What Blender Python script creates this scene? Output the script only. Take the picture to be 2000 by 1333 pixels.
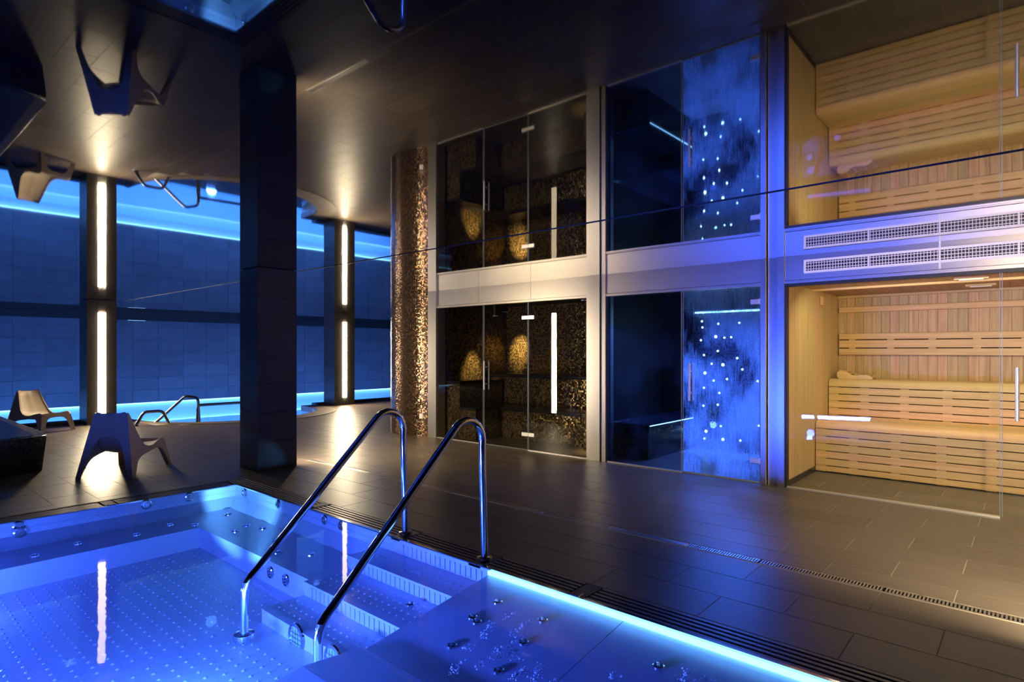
import bpy, bmesh, math, random
from mathutils import Vector, Matrix

for _o in list(bpy.data.objects):
    bpy.data.objects.remove(_o)
SC = bpy.context.scene
COL = SC.collection
PI = math.pi
rnd = random.Random(7)

# ------------------------------------------------------------------ camera
F_PX, HOR = 1166.0, 685.0
CAM_H = 1.40
YAW = math.atan2(1020.0, F_PX)                 # view direction, left of +Y
cam_d = bpy.data.cameras.new('camera')
cam_d.sensor_width = 36.0
cam_d.lens = 36.0 * F_PX / 2000.0
cam_d.shift_y = (HOR - 666.5) / 2000.0
cam_d.clip_start = 0.05
cam = bpy.data.objects.new('camera', cam_d)
COL.objects.link(cam)
cam.location = (0, 0, CAM_H)
cam.rotation_euler = (PI / 2, 0, YAW)
SC.camera = cam
FWD = (-math.sin(YAW), math.cos(YAW)); RGT = (math.cos(YAW), math.sin(YAW))

# ------------------------------------------------------------------ world, exposure
w = bpy.data.worlds.new('world'); SC.world = w
w.use_nodes = True
w.node_tree.nodes['Background'].inputs[0].default_value = (0.01, 0.012, 0.02, 1)
w.node_tree.nodes['Background'].inputs[1].default_value = 0.0
SC.view_settings.view_transform = 'Standard'
SC.view_settings.look = 'None'
SC.view_settings.gamma = 1.0
SC.view_settings.use_curve_mapping = False
SC.view_settings.exposure = 0.0
cy = SC.cycles
cy.max_bounces = 8; cy.diffuse_bounces = 3; cy.glossy_bounces = 5; cy.transparent_max_bounces = 24
cy.transmission_bounces = 6
cy.sample_clamp_indirect = 6.0
cy.caustics_reflective = True
cy.blur_glossy = 0.5
cy.use_denoising = True

# light levels
LED_W = 130.0                                   # warm column strips
WARM = (1.0, 0.74, 0.44)

def point(name, loc, col, power, r=0.06):
    l = bpy.data.lights.new(name, 'POINT'); l.energy = power; l.color = col; l.shadow_soft_size = r
    o = bpy.data.objects.new(name, l); COL.objects.link(o); o.location = loc
    return o
def area(name, loc, target, sx, sy, col, power, spread=PI):
    l = bpy.data.lights.new(name, 'AREA'); l.shape = 'RECTANGLE'; l.size = sx; l.size_y = sy
    l.energy = power; l.color = col; l.spread = spread
    o = bpy.data.objects.new(name, l); COL.objects.link(o); o.location = loc
    o.rotation_euler = (Vector(target) - Vector(loc)).to_track_quat('-Z', 'Y').to_euler()
    return o
def spot(name, loc, target, col, power, ang, blend=0.6, r=0.03):
    l = bpy.data.lights.new(name, 'SPOT'); l.energy = power; l.color = col; l.spot_size = math.radians(ang)
    l.spot_blend = blend; l.shadow_soft_size = r
    o = bpy.data.objects.new(name, l); COL.objects.link(o); o.location = loc
    o.rotation_euler = (Vector(target) - Vector(loc)).to_track_quat('-Z', 'Y').to_euler()
    return o

BLUE = (0.045, 0.105, 1.0)
CYAN = (0.13, 0.25, 1.0)
# underwater lamps of the whirlpool, some with lens housings, plus an added lounger fill
point('tub_lamp', (-5.2, 0.35, -0.20), BLUE, 74, 0.07)
point('tub_lamp', (-3.3, 0.20, -0.22), BLUE, 58, 0.07)
spot('tub_lamp', (-2.95, 1.35, -0.09), (-6.05, 2.78, -0.05), (0.12, 0.40, 1.0), 3600, 13, 0.25, 0.04)
point('tub_lamp', (-3.1, 1.05, -0.22), (0.06, 0.22, 1.0), 55, 0.05)
area('lounger_fill_row', (-3.0, -1.50, -0.06), (-2.0, 2.4, -0.22), 1.8, 0.07, BLUE, 230, math.radians(80))  # added blue fill for the lounger, no lamp row in the basin
spot('tub_uplight', (-2.35, 2.35, -0.05), (-2.1, 6.44, 2.35), BLUE, 85, 40, 1.0, 0.05)
# swimming pool underwater lamps
for yy in (0.5, 3.5, 6.5, 9.5, 12.5):
    point('pool_lamp', (-16.0, yy, -0.85), CYAN, 190, 0.12)
# sauna lamp and steam room lamps
area('sauna_lamp_light', (-0.1, 6.95, 2.04), (-0.1, 7.50, 0.5), 3.0, 0.3, (1.0, 0.92, 0.58), 40)
spot('steam_spot', (-6.85, 7.65, 2.0), (-7.02, 8.25, 1.42), (1.0, 0.68, 0.26), 520, 34, 0.9)
spot('steam_spot', (-6.85, 7.40, 1.9), (-7.35, 7.35, 0.98), (1.0, 0.68, 0.26), 330, 34, 0.9)
spot('steam_spot', (-4.48, 6.54, 2.0), (-4.5, 6.92, 0.28), (1.0, 0.70, 0.30), 420, 26, 0.9)
area('shower_lamp', (-2.88, 8.12, 1.90), (-2.75, 7.1, 0.1), 1.4, 0.05, (0.05, 0.16, 1.0), 68, math.radians(120))

# ------------------------------------------------------------------ node helpers
def new_mat(name):
    m = bpy.data.materials.new(name); m.use_nodes = True
    nt = m.node_tree; nt.nodes.clear()
    out = nt.nodes.new('ShaderNodeOutputMaterial')
    return m, nt, out
def N(nt, typ, **kw):
    n = nt.nodes.new(typ)
    for k, v in kw.items():
        setattr(n, k, v)
    return n
def L(nt, a, b): nt.links.new(a, b)
def math_n(nt, op, a, b=None, c=None):
    n = N(nt, 'ShaderNodeMath', operation=op)
    for i, v in enumerate((a, b, c)):
        if v is None: continue
        if isinstance(v, (int, float)): n.inputs[i].default_value = v
        else: L(nt, v, n.inputs[i])
    return n.outputs[0]
def mixc(nt, fac, a, b):
    n = N(nt, 'ShaderNodeMix', data_type='RGBA')
    if isinstance(fac, (int, float)): n.inputs[0].default_value = fac
    else: L(nt, fac, n.inputs[0])
    for i, v in ((6, a), (7, b)):
        if isinstance(v, tuple): n.inputs[i].default_value = (*v, 1) if len(v) == 3 else v
        else: L(nt, v, n.inputs[i])
    return n.outputs[2]
def ramp(nt, fac, stops):
    n = N(nt, 'ShaderNodeValToRGB')
    e = n.color_ramp.elements
    while len(e) < len(stops): e.new(0.5)
    for el, (p, c) in zip(e, stops):
        el.position = p; el.color = (*c, 1)
    L(nt, fac, n.inputs[0])
    return n.outputs[0]
def principled(nt, out, col, rough=0.5, metal=0.0, spec=0.5):
    p = N(nt, 'ShaderNodeBsdfPrincipled')
    if isinstance(col, tuple): p.inputs['Base Color'].default_value = (*col, 1)
    else: L(nt, col, p.inputs['Base Color'])
    if isinstance(rough, (int, float)): p.inputs['Roughness'].default_value = rough
    else: L(nt, rough, p.inputs['Roughness'])
    p.inputs['Metallic'].default_value = metal
    p.inputs['Specular IOR Level'].default_value = spec
    L(nt, p.outputs[0], out.inputs[0])
    return p
def noise(nt, vec, scale, detail=3.0, rough=0.5):
    n = N(nt, 'ShaderNodeTexNoise'); n.inputs['Scale'].default_value = scale
    n.inputs['Detail'].default_value = detail; n.inputs['Roughness'].default_value = rough
    if vec is not None: L(nt, vec, n.inputs['Vector'])
    return n.outputs['Fac']
def mapping(nt, vec, scale=(1, 1, 1)):
    n = N(nt, 'ShaderNodeMapping'); n.inputs['Scale'].default_value = scale
    L(nt, vec, n.inputs['Vector']); return n.outputs[0]
def pos(nt): return N(nt, 'ShaderNodeNewGeometry').outputs['Position']
def objrand(nt): return N(nt, 'ShaderNodeObjectInfo').outputs['Random']
def bump(nt, p, h, strength, dist=0.01):
    b = N(nt, 'ShaderNodeBump'); b.inputs['Strength'].default_value = strength; b.inputs['Distance'].default_value = dist
    L(nt, h, b.inputs['Height']); L(nt, b.outputs[0], p.inputs['Normal'])

def mat_plain(name, col, rough=0.5, metal=0.0, spec=0.5, var=0.0, vscale=6.0):
    m, nt, out = new_mat(name)
    c = col
    if var:
        f = noise(nt, pos(nt), vscale)
        c = mixc(nt, f, tuple(v * (1 - var) for v in col), tuple(min(1, v * (1 + var)) for v in col))
    principled(nt, out, c, rough, metal, spec)
    return m
def mat_tile(name, col, rough=0.3, stretch=(1.2, 9, 9), var=0.22, spec=0.5, scratch=0.06):
    m, nt, out = new_mat(name)
    v = mapping(nt, pos(nt), stretch)
    f = noise(nt, v, 2.2, 5, 0.6)
    r = objrand(nt)
    a = mixc(nt, f, tuple(c * (1 - var) for c in col), tuple(c * (1 + var) for c in col))
    b = N(nt, 'ShaderNodeHueSaturation'); L(nt, a, b.inputs['Color'])
    L(nt, math_n(nt, 'MULTIPLY_ADD', r, 0.22, 0.89), b.inputs['Value'])
    f2 = noise(nt, v, 7.0, 3)
    rg = math_n(nt, 'MULTIPLY_ADD', f2, 0.16, rough - 0.08)
    p = principled(nt, out, b.outputs[0], rg, 0.0, spec)
    bump(nt, p, f2, scratch, 0.004)
    return m
def mat_wood(name, dark, light, axis, rough=0.5):
    m, nt, out = new_mat(name)
    sc = {'x': (1.2, 26, 26), 'z': (26, 26, 1.2), 'y': (26, 1.2, 26)}[axis]
    v = mapping(nt, pos(nt), sc)
    r = objrand(nt)
    ad = N(nt, 'ShaderNodeVectorMath', operation='ADD'); L(nt, v, ad.inputs[0])
    cb = N(nt, 'ShaderNodeCombineXYZ')
    for i in range(3): L(nt, math_n(nt, 'MULTIPLY', r, 37.0 + i * 11), cb.inputs[i])
    L(nt, cb.outputs[0], ad.inputs[1])
    f = noise(nt, ad.outputs[0], 1.3, 5, 0.65)
    c = ramp(nt, f, [(0.30, dark), (0.70, light)])
    h = N(nt, 'ShaderNodeHueSaturation'); L(nt, c, h.inputs['Color'])
    L(nt, math_n(nt, 'MULTIPLY_ADD', r, 0.24, 0.88), h.inputs['Value'])
    L(nt, math_n(nt, 'MULTIPLY_ADD', r, -0.03, 0.512), h.inputs['Hue'])
    p = principled(nt, out, h.outputs[0], rough, 0, 0.3)
    bump(nt, p, f, 0.1, 0.002)
    return m
def mat_metal(name, col, rough, brush=None, metal=1.0):
    m, nt, out = new_mat(name)
    if brush:
        f = noise(nt, mapping(nt, pos(nt), brush), 3.0, 4, 0.7)
        rg = math_n(nt, 'MULTIPLY_ADD', f, 0.14, rough - 0.07)
        c = mixc(nt, f, tuple(v * 0.93 for v in col), tuple(min(1, v * 1.05) for v in col))
        p = principled(nt, out, c, rg, metal)
    else:
        principled(nt, out, col, rough, metal)
    return m
def mat_emit(name, col, strength):
    m, nt, out = new_mat(name)
    e = N(nt, 'ShaderNodeEmission'); e.inputs[0].default_value = (*col, 1); e.inputs[1].default_value = strength
    L(nt, e.outputs[0], out.inputs[0])
    return m
def mat_glass(name, tint, ior=1.5, haze=0.0, rough=0.0, streak=0.0, hazecol=(0.8, 0.85, 0.95)):
    """thin architectural pane: clear transmission plus a Fresnel reflection; haze = condensation."""
    m, nt, out = new_mat(name)
    tr = N(nt, 'ShaderNodeBsdfTransparent'); tr.inputs[0].default_value = (*tint, 1)
    gl = N(nt, 'ShaderNodeBsdfGlossy'); gl.inputs['Roughness'].default_value = rough
    fr = N(nt, 'ShaderNodeFresnel'); fr.inputs[0].default_value = ior
    bf = N(nt, 'ShaderNodeNewGeometry').outputs['Backfacing']
    mx = N(nt, 'ShaderNodeMixShader'); L(nt, math_n(nt, 'MULTIPLY', fr.outputs[0], math_n(nt, 'SUBTRACT', 1.0, bf)), mx.inputs[0])
    body = tr.outputs[0]
    if haze:
        p = pos(nt)
        s1 = noise(nt, mapping(nt, p, (46, 46, 3.2)), 1.6, 5, 0.7)
        s2 = noise(nt, mapping(nt, p, (95, 95, 60)), 1.0, 2, 0.6)
        big = noise(nt, mapping(nt, p, (1, 1, 0.8)), 2.6, 2)
        k = math_n(nt, 'MULTIPLY', math_n(nt, 'MULTIPLY_ADD', s1, 0.75, math_n(nt, 'MULTIPLY', s2, 0.4)), big)
        n = N(nt, 'ShaderNodeMapRange'); n.inputs[1].default_value = 0.22; n.inputs[2].default_value = 0.42
        n.inputs[3].default_value = 0.0; n.inputs[4].default_value = haze
        L(nt, k, n.inputs[0])
        tl = N(nt, 'ShaderNodeBsdfTranslucent'); tl.inputs[0].default_value = (*hazecol, 1)
        m2 = N(nt, 'ShaderNodeMixShader'); L(nt, n.outputs[0], m2.inputs[0]); L(nt, tr.outputs[0], m2.inputs[1]); L(nt, tl.outputs[0], m2.inputs[2])
        body = m2.outputs[0]
    L(nt, body, mx.inputs[1]); L(nt, gl.outputs[0], mx.inputs[2])
    L(nt, mx.outputs[0], out.inputs[0])
    return m
def mat_water(name, tint, ripple=0.02, scale=9.0):
    m, nt, out = new_mat(name)
    tr = N(nt, 'ShaderNodeBsdfTransparent'); tr.inputs[0].default_value = (*tint, 1)
    gl = N(nt, 'ShaderNodeBsdfGlossy'); gl.inputs['Roughness'].default_value = 0.02
    fr = N(nt, 'ShaderNodeFresnel'); fr.inputs[0].default_value = 1.33
    b = N(nt, 'ShaderNodeBump'); b.inputs['Strength'].default_value = ripple; b.inputs['Distance'].default_value = 0.02
    L(nt, noise(nt, pos(nt), scale, 2), b.inputs['Height'])
    L(nt, b.outputs[0], gl.inputs['Normal'])
    mx = N(nt, 'ShaderNodeMixShader'); L(nt, fr.outputs[0], mx.inputs[0])
    L(nt, tr.outputs[0], mx.inputs[1]); L(nt, gl.outputs[0], mx.inputs[2])
    L(nt, mx.outputs[0], out.inputs[0])
    return m
def mat_mosaic(name, stops, size=0.02, tilt=0.16, rough=0.22, grout=(0.02, 0.018, 0.016), metal=0.5):
    """small glazed mosaic: one random colour and one slightly tilted face for each 2 cm tessera (UV is in metres)."""
    m, nt, out = new_mat(name)
    uv = N(nt, 'ShaderNodeUVMap').outputs[0]
    sc = N(nt, 'ShaderNodeVectorMath', operation='SCALE'); L(nt, uv, sc.inputs[0]); sc.inputs[3].default_value = 1.0 / size
    fl = N(nt, 'ShaderNodeVectorMath', operation='FLOOR'); L(nt, sc.outputs[0], fl.inputs[0])
    fc = N(nt, 'ShaderNodeVectorMath', operation='FRACTION'); L(nt, sc.outputs[0], fc.inputs[0])
    wn = N(nt, 'ShaderNodeTexWhiteNoise', noise_dimensions='3D'); L(nt, fl.outputs[0], wn.inputs[0])
    col = ramp(nt, wn.outputs['Value'], stops)
    sp = N(nt, 'ShaderNodeSeparateXYZ'); L(nt, fc.outputs[0], sp.inputs[0])
    edge = None
    for i in (0, 1):
        d = math_n(nt, 'ABSOLUTE', math_n(nt, 'SUBTRACT', sp.outputs[i], 0.5))
        e = math_n(nt, 'GREATER_THAN', d, 0.43)
        edge = e if edge is None else math_n(nt, 'MAXIMUM', edge, e)
    c2 = mixc(nt, edge, col, grout)
    p = principled(nt, out, c2, math_n(nt, 'MULTIPLY_ADD', edge, 0.5, rough), metal, 0.6)
    g = N(nt, 'ShaderNodeNewGeometry')
    s1 = N(nt, 'ShaderNodeVectorMath', operation='SUBTRACT'); L(nt, wn.outputs['Color'], s1.inputs[0]); s1.inputs[1].default_value = (0.5, 0.5, 0.5)
    s2 = N(nt, 'ShaderNodeVectorMath', operation='SCALE'); L(nt, s1.outputs[0], s2.inputs[0]); s2.inputs[3].default_value = tilt
    s3 = N(nt, 'ShaderNodeVectorMath', operation='ADD'); L(nt, g.outputs['Normal'], s3.inputs[0]); L(nt, s2.outputs[0], s3.inputs[1])
    s4 = N(nt, 'ShaderNodeVectorMath', operation='NORMALIZE'); L(nt, s3.outputs[0], s4.inputs[0])
    L(nt, s4.outputs[0], p.inputs['Normal'])
    return m
def mat_ceiling(name):
    """black lacquered stretch film: mirror reflection that strengthens towards grazing angles."""
    m, nt, out = new_mat(name)
    gl = N(nt, 'ShaderNodeBsdfGlossy'); gl.inputs['Roughness'].default_value = 0.025; gl.inputs[0].default_value = (0.97, 0.96, 0.95, 1)
    df = N(nt, 'ShaderNodeBsdfDiffuse'); df.inputs[0].default_value = (0.004, 0.004, 0.004, 1)
    lw = N(nt, 'ShaderNodeLayerWeight'); lw.inputs[0].default_value = 0.5
    fr = N(nt, 'ShaderNodeValToRGB')
    el = fr.color_ramp.elements
    for _ in range(5): el.new(0.5)
    for e_, (p_, v_) in zip(el, [(0.0, 0.05), (0.50, 0.13), (0.577, 0.21), (0.64, 0.30), (0.71, 0.42), (0.79, 0.72), (1.0, 1.0)]):
        e_.position = p_; e_.color = (v_, v_, v_, 1)
    L(nt, lw.outputs['Facing'], fr.inputs[0])
    b = N(nt, 'ShaderNodeBump'); b.inputs['Strength'].default_value = 0.05; b.inputs['Distance'].default_value = 0.02
    L(nt, noise(nt, pos(nt), 0.9, 1), b.inputs['Height']); L(nt, b.outputs[0], gl.inputs['Normal'])
    mx = N(nt, 'ShaderNodeMixShader'); L(nt, fr.outputs[0], mx.inputs[0])
    L(nt, df.outputs[0], mx.inputs[1]); L(nt, gl.outputs[0], mx.inputs[2]); L(nt, mx.outputs[0], out.inputs[0])
    return m

M = {}
M['tile'] = mat_tile('floor_tile', (0.128, 0.102, 0.078), 0.38, spec=0.42)
M['grout'] = mat_plain('grout', (0.36, 0.31, 0.25), 0.8)
M['wtile'] = mat_tile('wall_tile', (0.105, 0.105, 0.115), 0.42, (2, 2, 2), 0.3, 0.4)
M['wgrout'] = mat_plain('wall_grout', (0.20, 0.21, 0.24), 0.8)
M['ctile'] = mat_tile('column_tile', (0.036, 0.030, 0.028), 0.42, (2, 2, 2), 0.2, 0.4)
M['cgrout'] = mat_plain('column_grout', (0.03, 0.027, 0.025), 0.8)
M['ceil'] = mat_ceiling('black_mirror_film')
M['black'] = mat_plain('black_paint', (0.012, 0.012, 0.013), 0.5, var=0.2)
M['stone'] = mat_plain('black_stone', (0.02, 0.02, 0.022), 0.22, var=0.3)
M['steel'] = mat_metal('brushed_steel', (0.62, 0.58, 0.53), 0.36, (0.6, 30, 30))
M['steelv'] = mat_metal('brushed_steel_upright', (0.60, 0.57, 0.53), 0.34, (30, 30, 0.6))
M['chrome'] = mat_metal('polished_steel', (0.72, 0.73, 0.76), 0.12)
M['satin'] = mat_metal('satin_steel', (0.78, 0.76, 0.73), 0.30, None, 0.7)
M['drain'] = mat_metal('drain_steel', (0.45, 0.43, 0.41), 0.36)
M['prail'] = mat_metal('silhouette_rail_steel', (0.16, 0.20, 0.30), 0.25)  # shade put into the steel colour so the rails read as silhouettes
M['tub'] = mat_metal('tub_steel', (0.55, 0.58, 0.64), 0.40, (8, 8, 8), 0.35)
M['tubd'] = mat_metal('lounger_steel', (0.45, 0.47, 0.53), 0.34, (5, 5, 5), 0.3)
M['slat'] = mat_plain('grate_slat', (0.10, 0.085, 0.07), 0.35, 0.0, 0.6, 0.25)
M['plastic'] = mat_plain('beige_plastic', (0.66, 0.54, 0.40), 0.26, 0, 0.5)
M['white'] = mat_plain('white_coat', (0.78, 0.76, 0.74), 0.4)
M['poolw'] = mat_plain('pool_white', (0.62, 0.86, 0.90), 0.6)
M['coping'] = mat_plain('coping_stone', (0.26, 0.21, 0.155), 0.5, var=0.15)
M['led'] = mat_emit('warm_led', (1.0, 0.80, 0.52), LED_W)
M['blueled'] = mat_emit('blue_led', (0.22, 0.55, 1.0), 9.0)
M['rimled'] = mat_emit('rim_led', (0.14, 0.45, 1.0), 5.5)
M['cove'] = mat_emit('cove_led', (0.25, 0.5, 1.0), 1.2)
M['poolled'] = mat_emit('pool_led', (0.20, 0.55, 1.0), 3.8)
M['star'] = mat_emit('star_led', (0.25, 0.60, 1.0), 26.0)
M['foam'] = mat_plain('foam', (0.9, 0.92, 0.95), 0.3)
M['lens'] = mat_emit('lamp_lens', (0.10, 0.40, 1.0), 1.6)
M['glass'] = mat_glass('clear_glass', (0.965, 0.975, 0.965))
M['dglass'] = mat_glass('dark_glass', (0.74, 0.73, 0.71), 1.55)
M['cglass'] = mat_glass('wet_glass', (0.86, 0.90, 0.96), 1.5, 0.75)
M['hglass'] = mat_glass('damp_glass', (0.66, 0.68, 0.72), 1.5, 0.02)
M['edge'] = mat_plain('glass_edge', (0.22, 0.25, 0.23), 0.25)
M['water'] = mat_water('tub_water', (0.93, 0.96, 1.0), 0.02, 7)
M['pwater'] = mat_water('swimming_water', (0.62, 0.96, 1.0), 0.04, 3)
M['woodv'] = mat_wood('sauna_plank', (0.38, 0.235, 0.10), (0.60, 0.405, 0.19), 'z')
M['woodx'] = mat_wood('sauna_board', (0.52, 0.33, 0.13), (0.68, 0.46, 0.205), 'x')
M['woodw'] = mat_wood('sauna_side_plank', (0.46, 0.30, 0.13), (0.60, 0.40, 0.19), 'z')
M['woody'] = mat_wood('sauna_ceiling_plank', (0.32, 0.17, 0.08), (0.48, 0.27, 0.135), 'y')
M['slot'] = mat_plain('slot_dark', (0.02, 0.013, 0.008), 0.9)
M['mosaic'] = mat_mosaic('bronze_mosaic', [(0.0, (0.04, 0.02, 0.014)), (0.3, (0.12, 0.052, 0.028)), (0.55, (0.19, 0.11, 0.055)), (0.8, (0.09, 0.085, 0.06)), (1.0, (0.30, 0.18, 0.09))], 0.02, 0.20, 0.2, (0.015, 0.012, 0.01), 0.7)
M['dmosaic'] = mat_mosaic('steam_mosaic', [(0.0, (0.05, 0.035, 0.015)), (0.4, (0.15, 0.11, 0.05)), (0.7, (0.28, 0.20, 0.08)), (1.0, (0.40, 0.31, 0.15))], 0.025, 0.22)
M['bmosaic'] = mat_mosaic('black_mosaic', [(0.0, (0.008, 0.008, 0.010)), (0.7, (0.03, 0.028, 0.028)), (1.0, (0.08, 0.075, 0.07))], 0.02, 0.14, 0.25, (0.01, 0.01, 0.01), 0.2)
M['smosaic'] = mat_mosaic('shower_mosaic', [(0.0, (0.10, 0.10, 0.14)), (0.6, (0.25, 0.25, 0.30)), (1.0, (0.40, 0.40, 0.45))], 0.02, 0.14)

# ------------------------------------------------------------------ mesh helpers
class G:
    """vertex / face collector"""
    def __init__(s): s.v = []; s.f = []
    def add(s, v, f):
        o = len(s.v); s.v += [tuple(p) for p in v]; s.f += [tuple(i + o for i in q) for q in f]; return s
    def box(s, x0, x1, y0, y1, z0, z1, ch=0.0):
        if ch <= 0:
            v = [(x0, y0, z0), (x1, y0, z0), (x1, y1, z0), (x0, y1, z0), (x0, y0, z1), (x1, y0, z1), (x1, y1, z1), (x0, y1, z1)]
            f = [(0, 3, 2, 1), (4, 5, 6, 7), (0, 1, 5, 4), (1, 2, 6, 5), (2, 3, 7, 6), (3, 0, 4, 7)]
            return s.add(v, f)
        b = bmesh.new(); bmesh.ops.create_cube(b, size=1)
        for q in b.verts:
            q.co = Vector(((x0 + x1) / 2 + q.co.x * (x1 - x0), (y0 + y1) / 2 + q.co.y * (y1 - y0), (z0 + z1) / 2 + q.co.z * (z1 - z0)))
        bmesh.ops.bevel(b, geom=list(b.edges), offset=ch, segments=1 if ch < 0.012 else 2, affect='EDGES', profile=0.5)
        return s.bm(b)
    def bm(s, b):
        b.verts.ensure_lookup_table(); b.verts.index_update()
        s.add([tuple(q.co) for q in b.verts], [tuple(q.index for q in fa.verts) for fa in b.faces]); b.free(); return s
    def tube(s, pts, r, n=12, caps=True):
        P = [Vector(p) for p in pts]
        T = []
        for i in range(len(P)):
            a = P[max(0, i - 1)]; c = P[min(len(P) - 1, i + 1)]
            T.append((c - a).normalized())
        u = T[0].orthogonal().normalized()
        V = []; Fc = []
        for i, p in enumerate(P):
            u = (u - T[i] * u.dot(T[i])).normalized(); w_ = T[i].cross(u)
            for k in range(n):
                a = 2 * PI * k / n
                V.append(p + (u * math.cos(a) + w_ * math.sin(a)) * r)
        for i in range(len(P) - 1):
            for k in range(n):
                k2 = (k + 1) % n
                Fc.append((i * n + k, i * n + k2, (i + 1) * n + k2, (i + 1) * n + k))
        if caps:
            Fc.append(tuple(range(n - 1, -1, -1))); Fc.append(tuple((len(P) - 1) * n + k for k in range(n)))
        return s.add(V, Fc)
    def lathe(s, prof, n=20, at=(0, 0, 0), axis='z'):
        V = []; Fc = []
        for (r, z) in prof:
            for k in range(n):
                a = 2 * PI * k / n; c, d = r * math.cos(a), r * math.sin(a)
                q = {'z': (c, d, z), 'x': (z, c, d), 'y': (d, z, c)}[axis]
                V.append((q[0] + at[0], q[1] + at[1], q[2] + at[2]))
        for i in range(len(prof) - 1):
            for k in range(n):
                k2 = (k + 1) % n
                Fc.append((i * n + k, i * n + k2, (i + 1) * n + k2, (i + 1) * n + k))
        if prof[0][0] > 1e-5: Fc.append(tuple(range(n - 1, -1, -1)))
        if prof[-1][0] > 1e-5: Fc.append(tuple((len(prof) - 1) * n + k for k in range(n)))
        return s.add(V, Fc)
    def prism(s, poly, plane, a, b):
        """poly in 2D extruded from a to b along the missing axis. plane 'xy','xz','yz'"""
        def P(q, t):
            return {'xy': (q[0], q[1], t), 'xz': (q[0], t, q[1]), 'yz': (t, q[0], q[1])}[plane]
        n = len(poly)
        V = [P(q, a) for q in poly] + [P(q, b) for q in poly]
        Fc = [tuple(range(n)), tuple(range(2 * n - 1, n - 1, -1))]
        for i in range(n):
            j = (i + 1) % n; Fc.append((i, i + n, j + n, j))
        return s.add(V, Fc)

def mesh(name, g, mat, smooth=False, uv=True, autosmooth=None):
    me = bpy.data.meshes.new(name)
    me.from_pydata(g.v, [], g.f); me.validate(); me.update()
    b = bmesh.new(); b.from_mesh(me)
    bmesh.ops.recalc_face_normals(b, faces=b.faces)
    if uv:
        ly = b.loops.layers.uv.new('UVMap')
        for fa in b.faces:
            n = fa.normal
            ax, ay, az = abs(n.x), abs(n.y), abs(n.z)
            for lp in fa.loops:
                c = lp.vert.co
                lp[ly].uv = (c.x, c.y) if az >= ax and az >= ay else ((c.y, c.z) if ax >= ay else (c.x, c.z))
    b.to_mesh(me); b.free()
    me.materials.append(mat)
    if smooth:
        me.shade_smooth()
        if autosmooth is not None:
            me.set_sharp_from_angle(angle=math.radians(autosmooth))
    return me
def obj(name, g, mat, parent=None, smooth=False, loc=None, autosmooth=35):
    me = g if isinstance(g, bpy.types.Mesh) else mesh(name, g, mat, smooth, True, autosmooth)
    o = bpy.data.objects.new(name, me); COL.objects.link(o)
    if loc: o.location = loc
    if parent: o.parent = parent
    return o
def tag(o, label, cat=None, group=None, kind=None):
    o['label'] = label
    if cat: o['category'] = cat
    if group: o['group'] = group
    if kind: o['kind'] = kind
    return o
def thing(name, label, cat, loc=(0, 0, 0), rz=0.0, group=None, kind=None):
    o = bpy.data.objects.new(name, None); COL.objects.link(o); o.location = loc; o.rotation_euler = (0, 0, rz)
    o.empty_display_size = 0.1
    return tag(o, label, cat, group, kind)
def struct(name, label, cat=None): return thing(name, label, cat, kind='structure')

ZC = 2.36          # ceiling
YW = 6.44          # glazed front
# ------------------------------------------------------------------ pool outline and floor
def pool_edge(Y, a, b, yc, x0=-13.9):
    d = (Y - yc) / b
    return x0 if abs(d) >= 1 else max(x0, -13.5 + a * math.sqrt(1 - d * d)) if abs(d) < 1 else x0
def inner_x(Y): return pool_edge(Y, 1.70, 1.85, 5.92)
def outer_x(Y): return pool_edge(Y, 2.15, 2.12, 6.05, -13.55)

floor = struct('floor', 'brown grey floor of long matt tiles laid in running bond', 'floor')
g = G()
# slab with the whirlpool and the swimming pool cut out
xs_out = []
NS = 60
ys = [2.9 + (9.3 - 2.9) * i / NS for i in range(NS + 1)]
for i in range(NS):                                     # strips beside the swimming pool
    ya, yb = ys[i], ys[i + 1]
    xa, xb = inner_x(ya) + 0.1, inner_x(yb) + 0.1
    g.add([(xa, ya, -0.0016), (-8.0, ya, -0.0016), (-8.0, yb, -0.0016), (xb, yb, -0.0016)], [(0, 1, 2, 3)])
for (x0, x1, y0, y1) in [(-13.9, -8.0, -5, 2.9), (-13.9, -8.0, 9.3, 14.0), (-8.0, -7.0, -5, 9.3), (-7.0, -6.5, -5, 4.03), (-7.0, -6.5, 4.11, 9.3), (-6.5, 4.0, 3.0, 4.03), (-6.5, 4.0, 4.11, 9.3)]:
    g.add([(x0, y0, -0.0016), (x1, y0, -0.0016), (x1, y1, -0.0016), (x0, y1, -0.0016)], [(0, 1, 2, 3)])
obj('grout_bed', g, M['grout'], floor)
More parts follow.
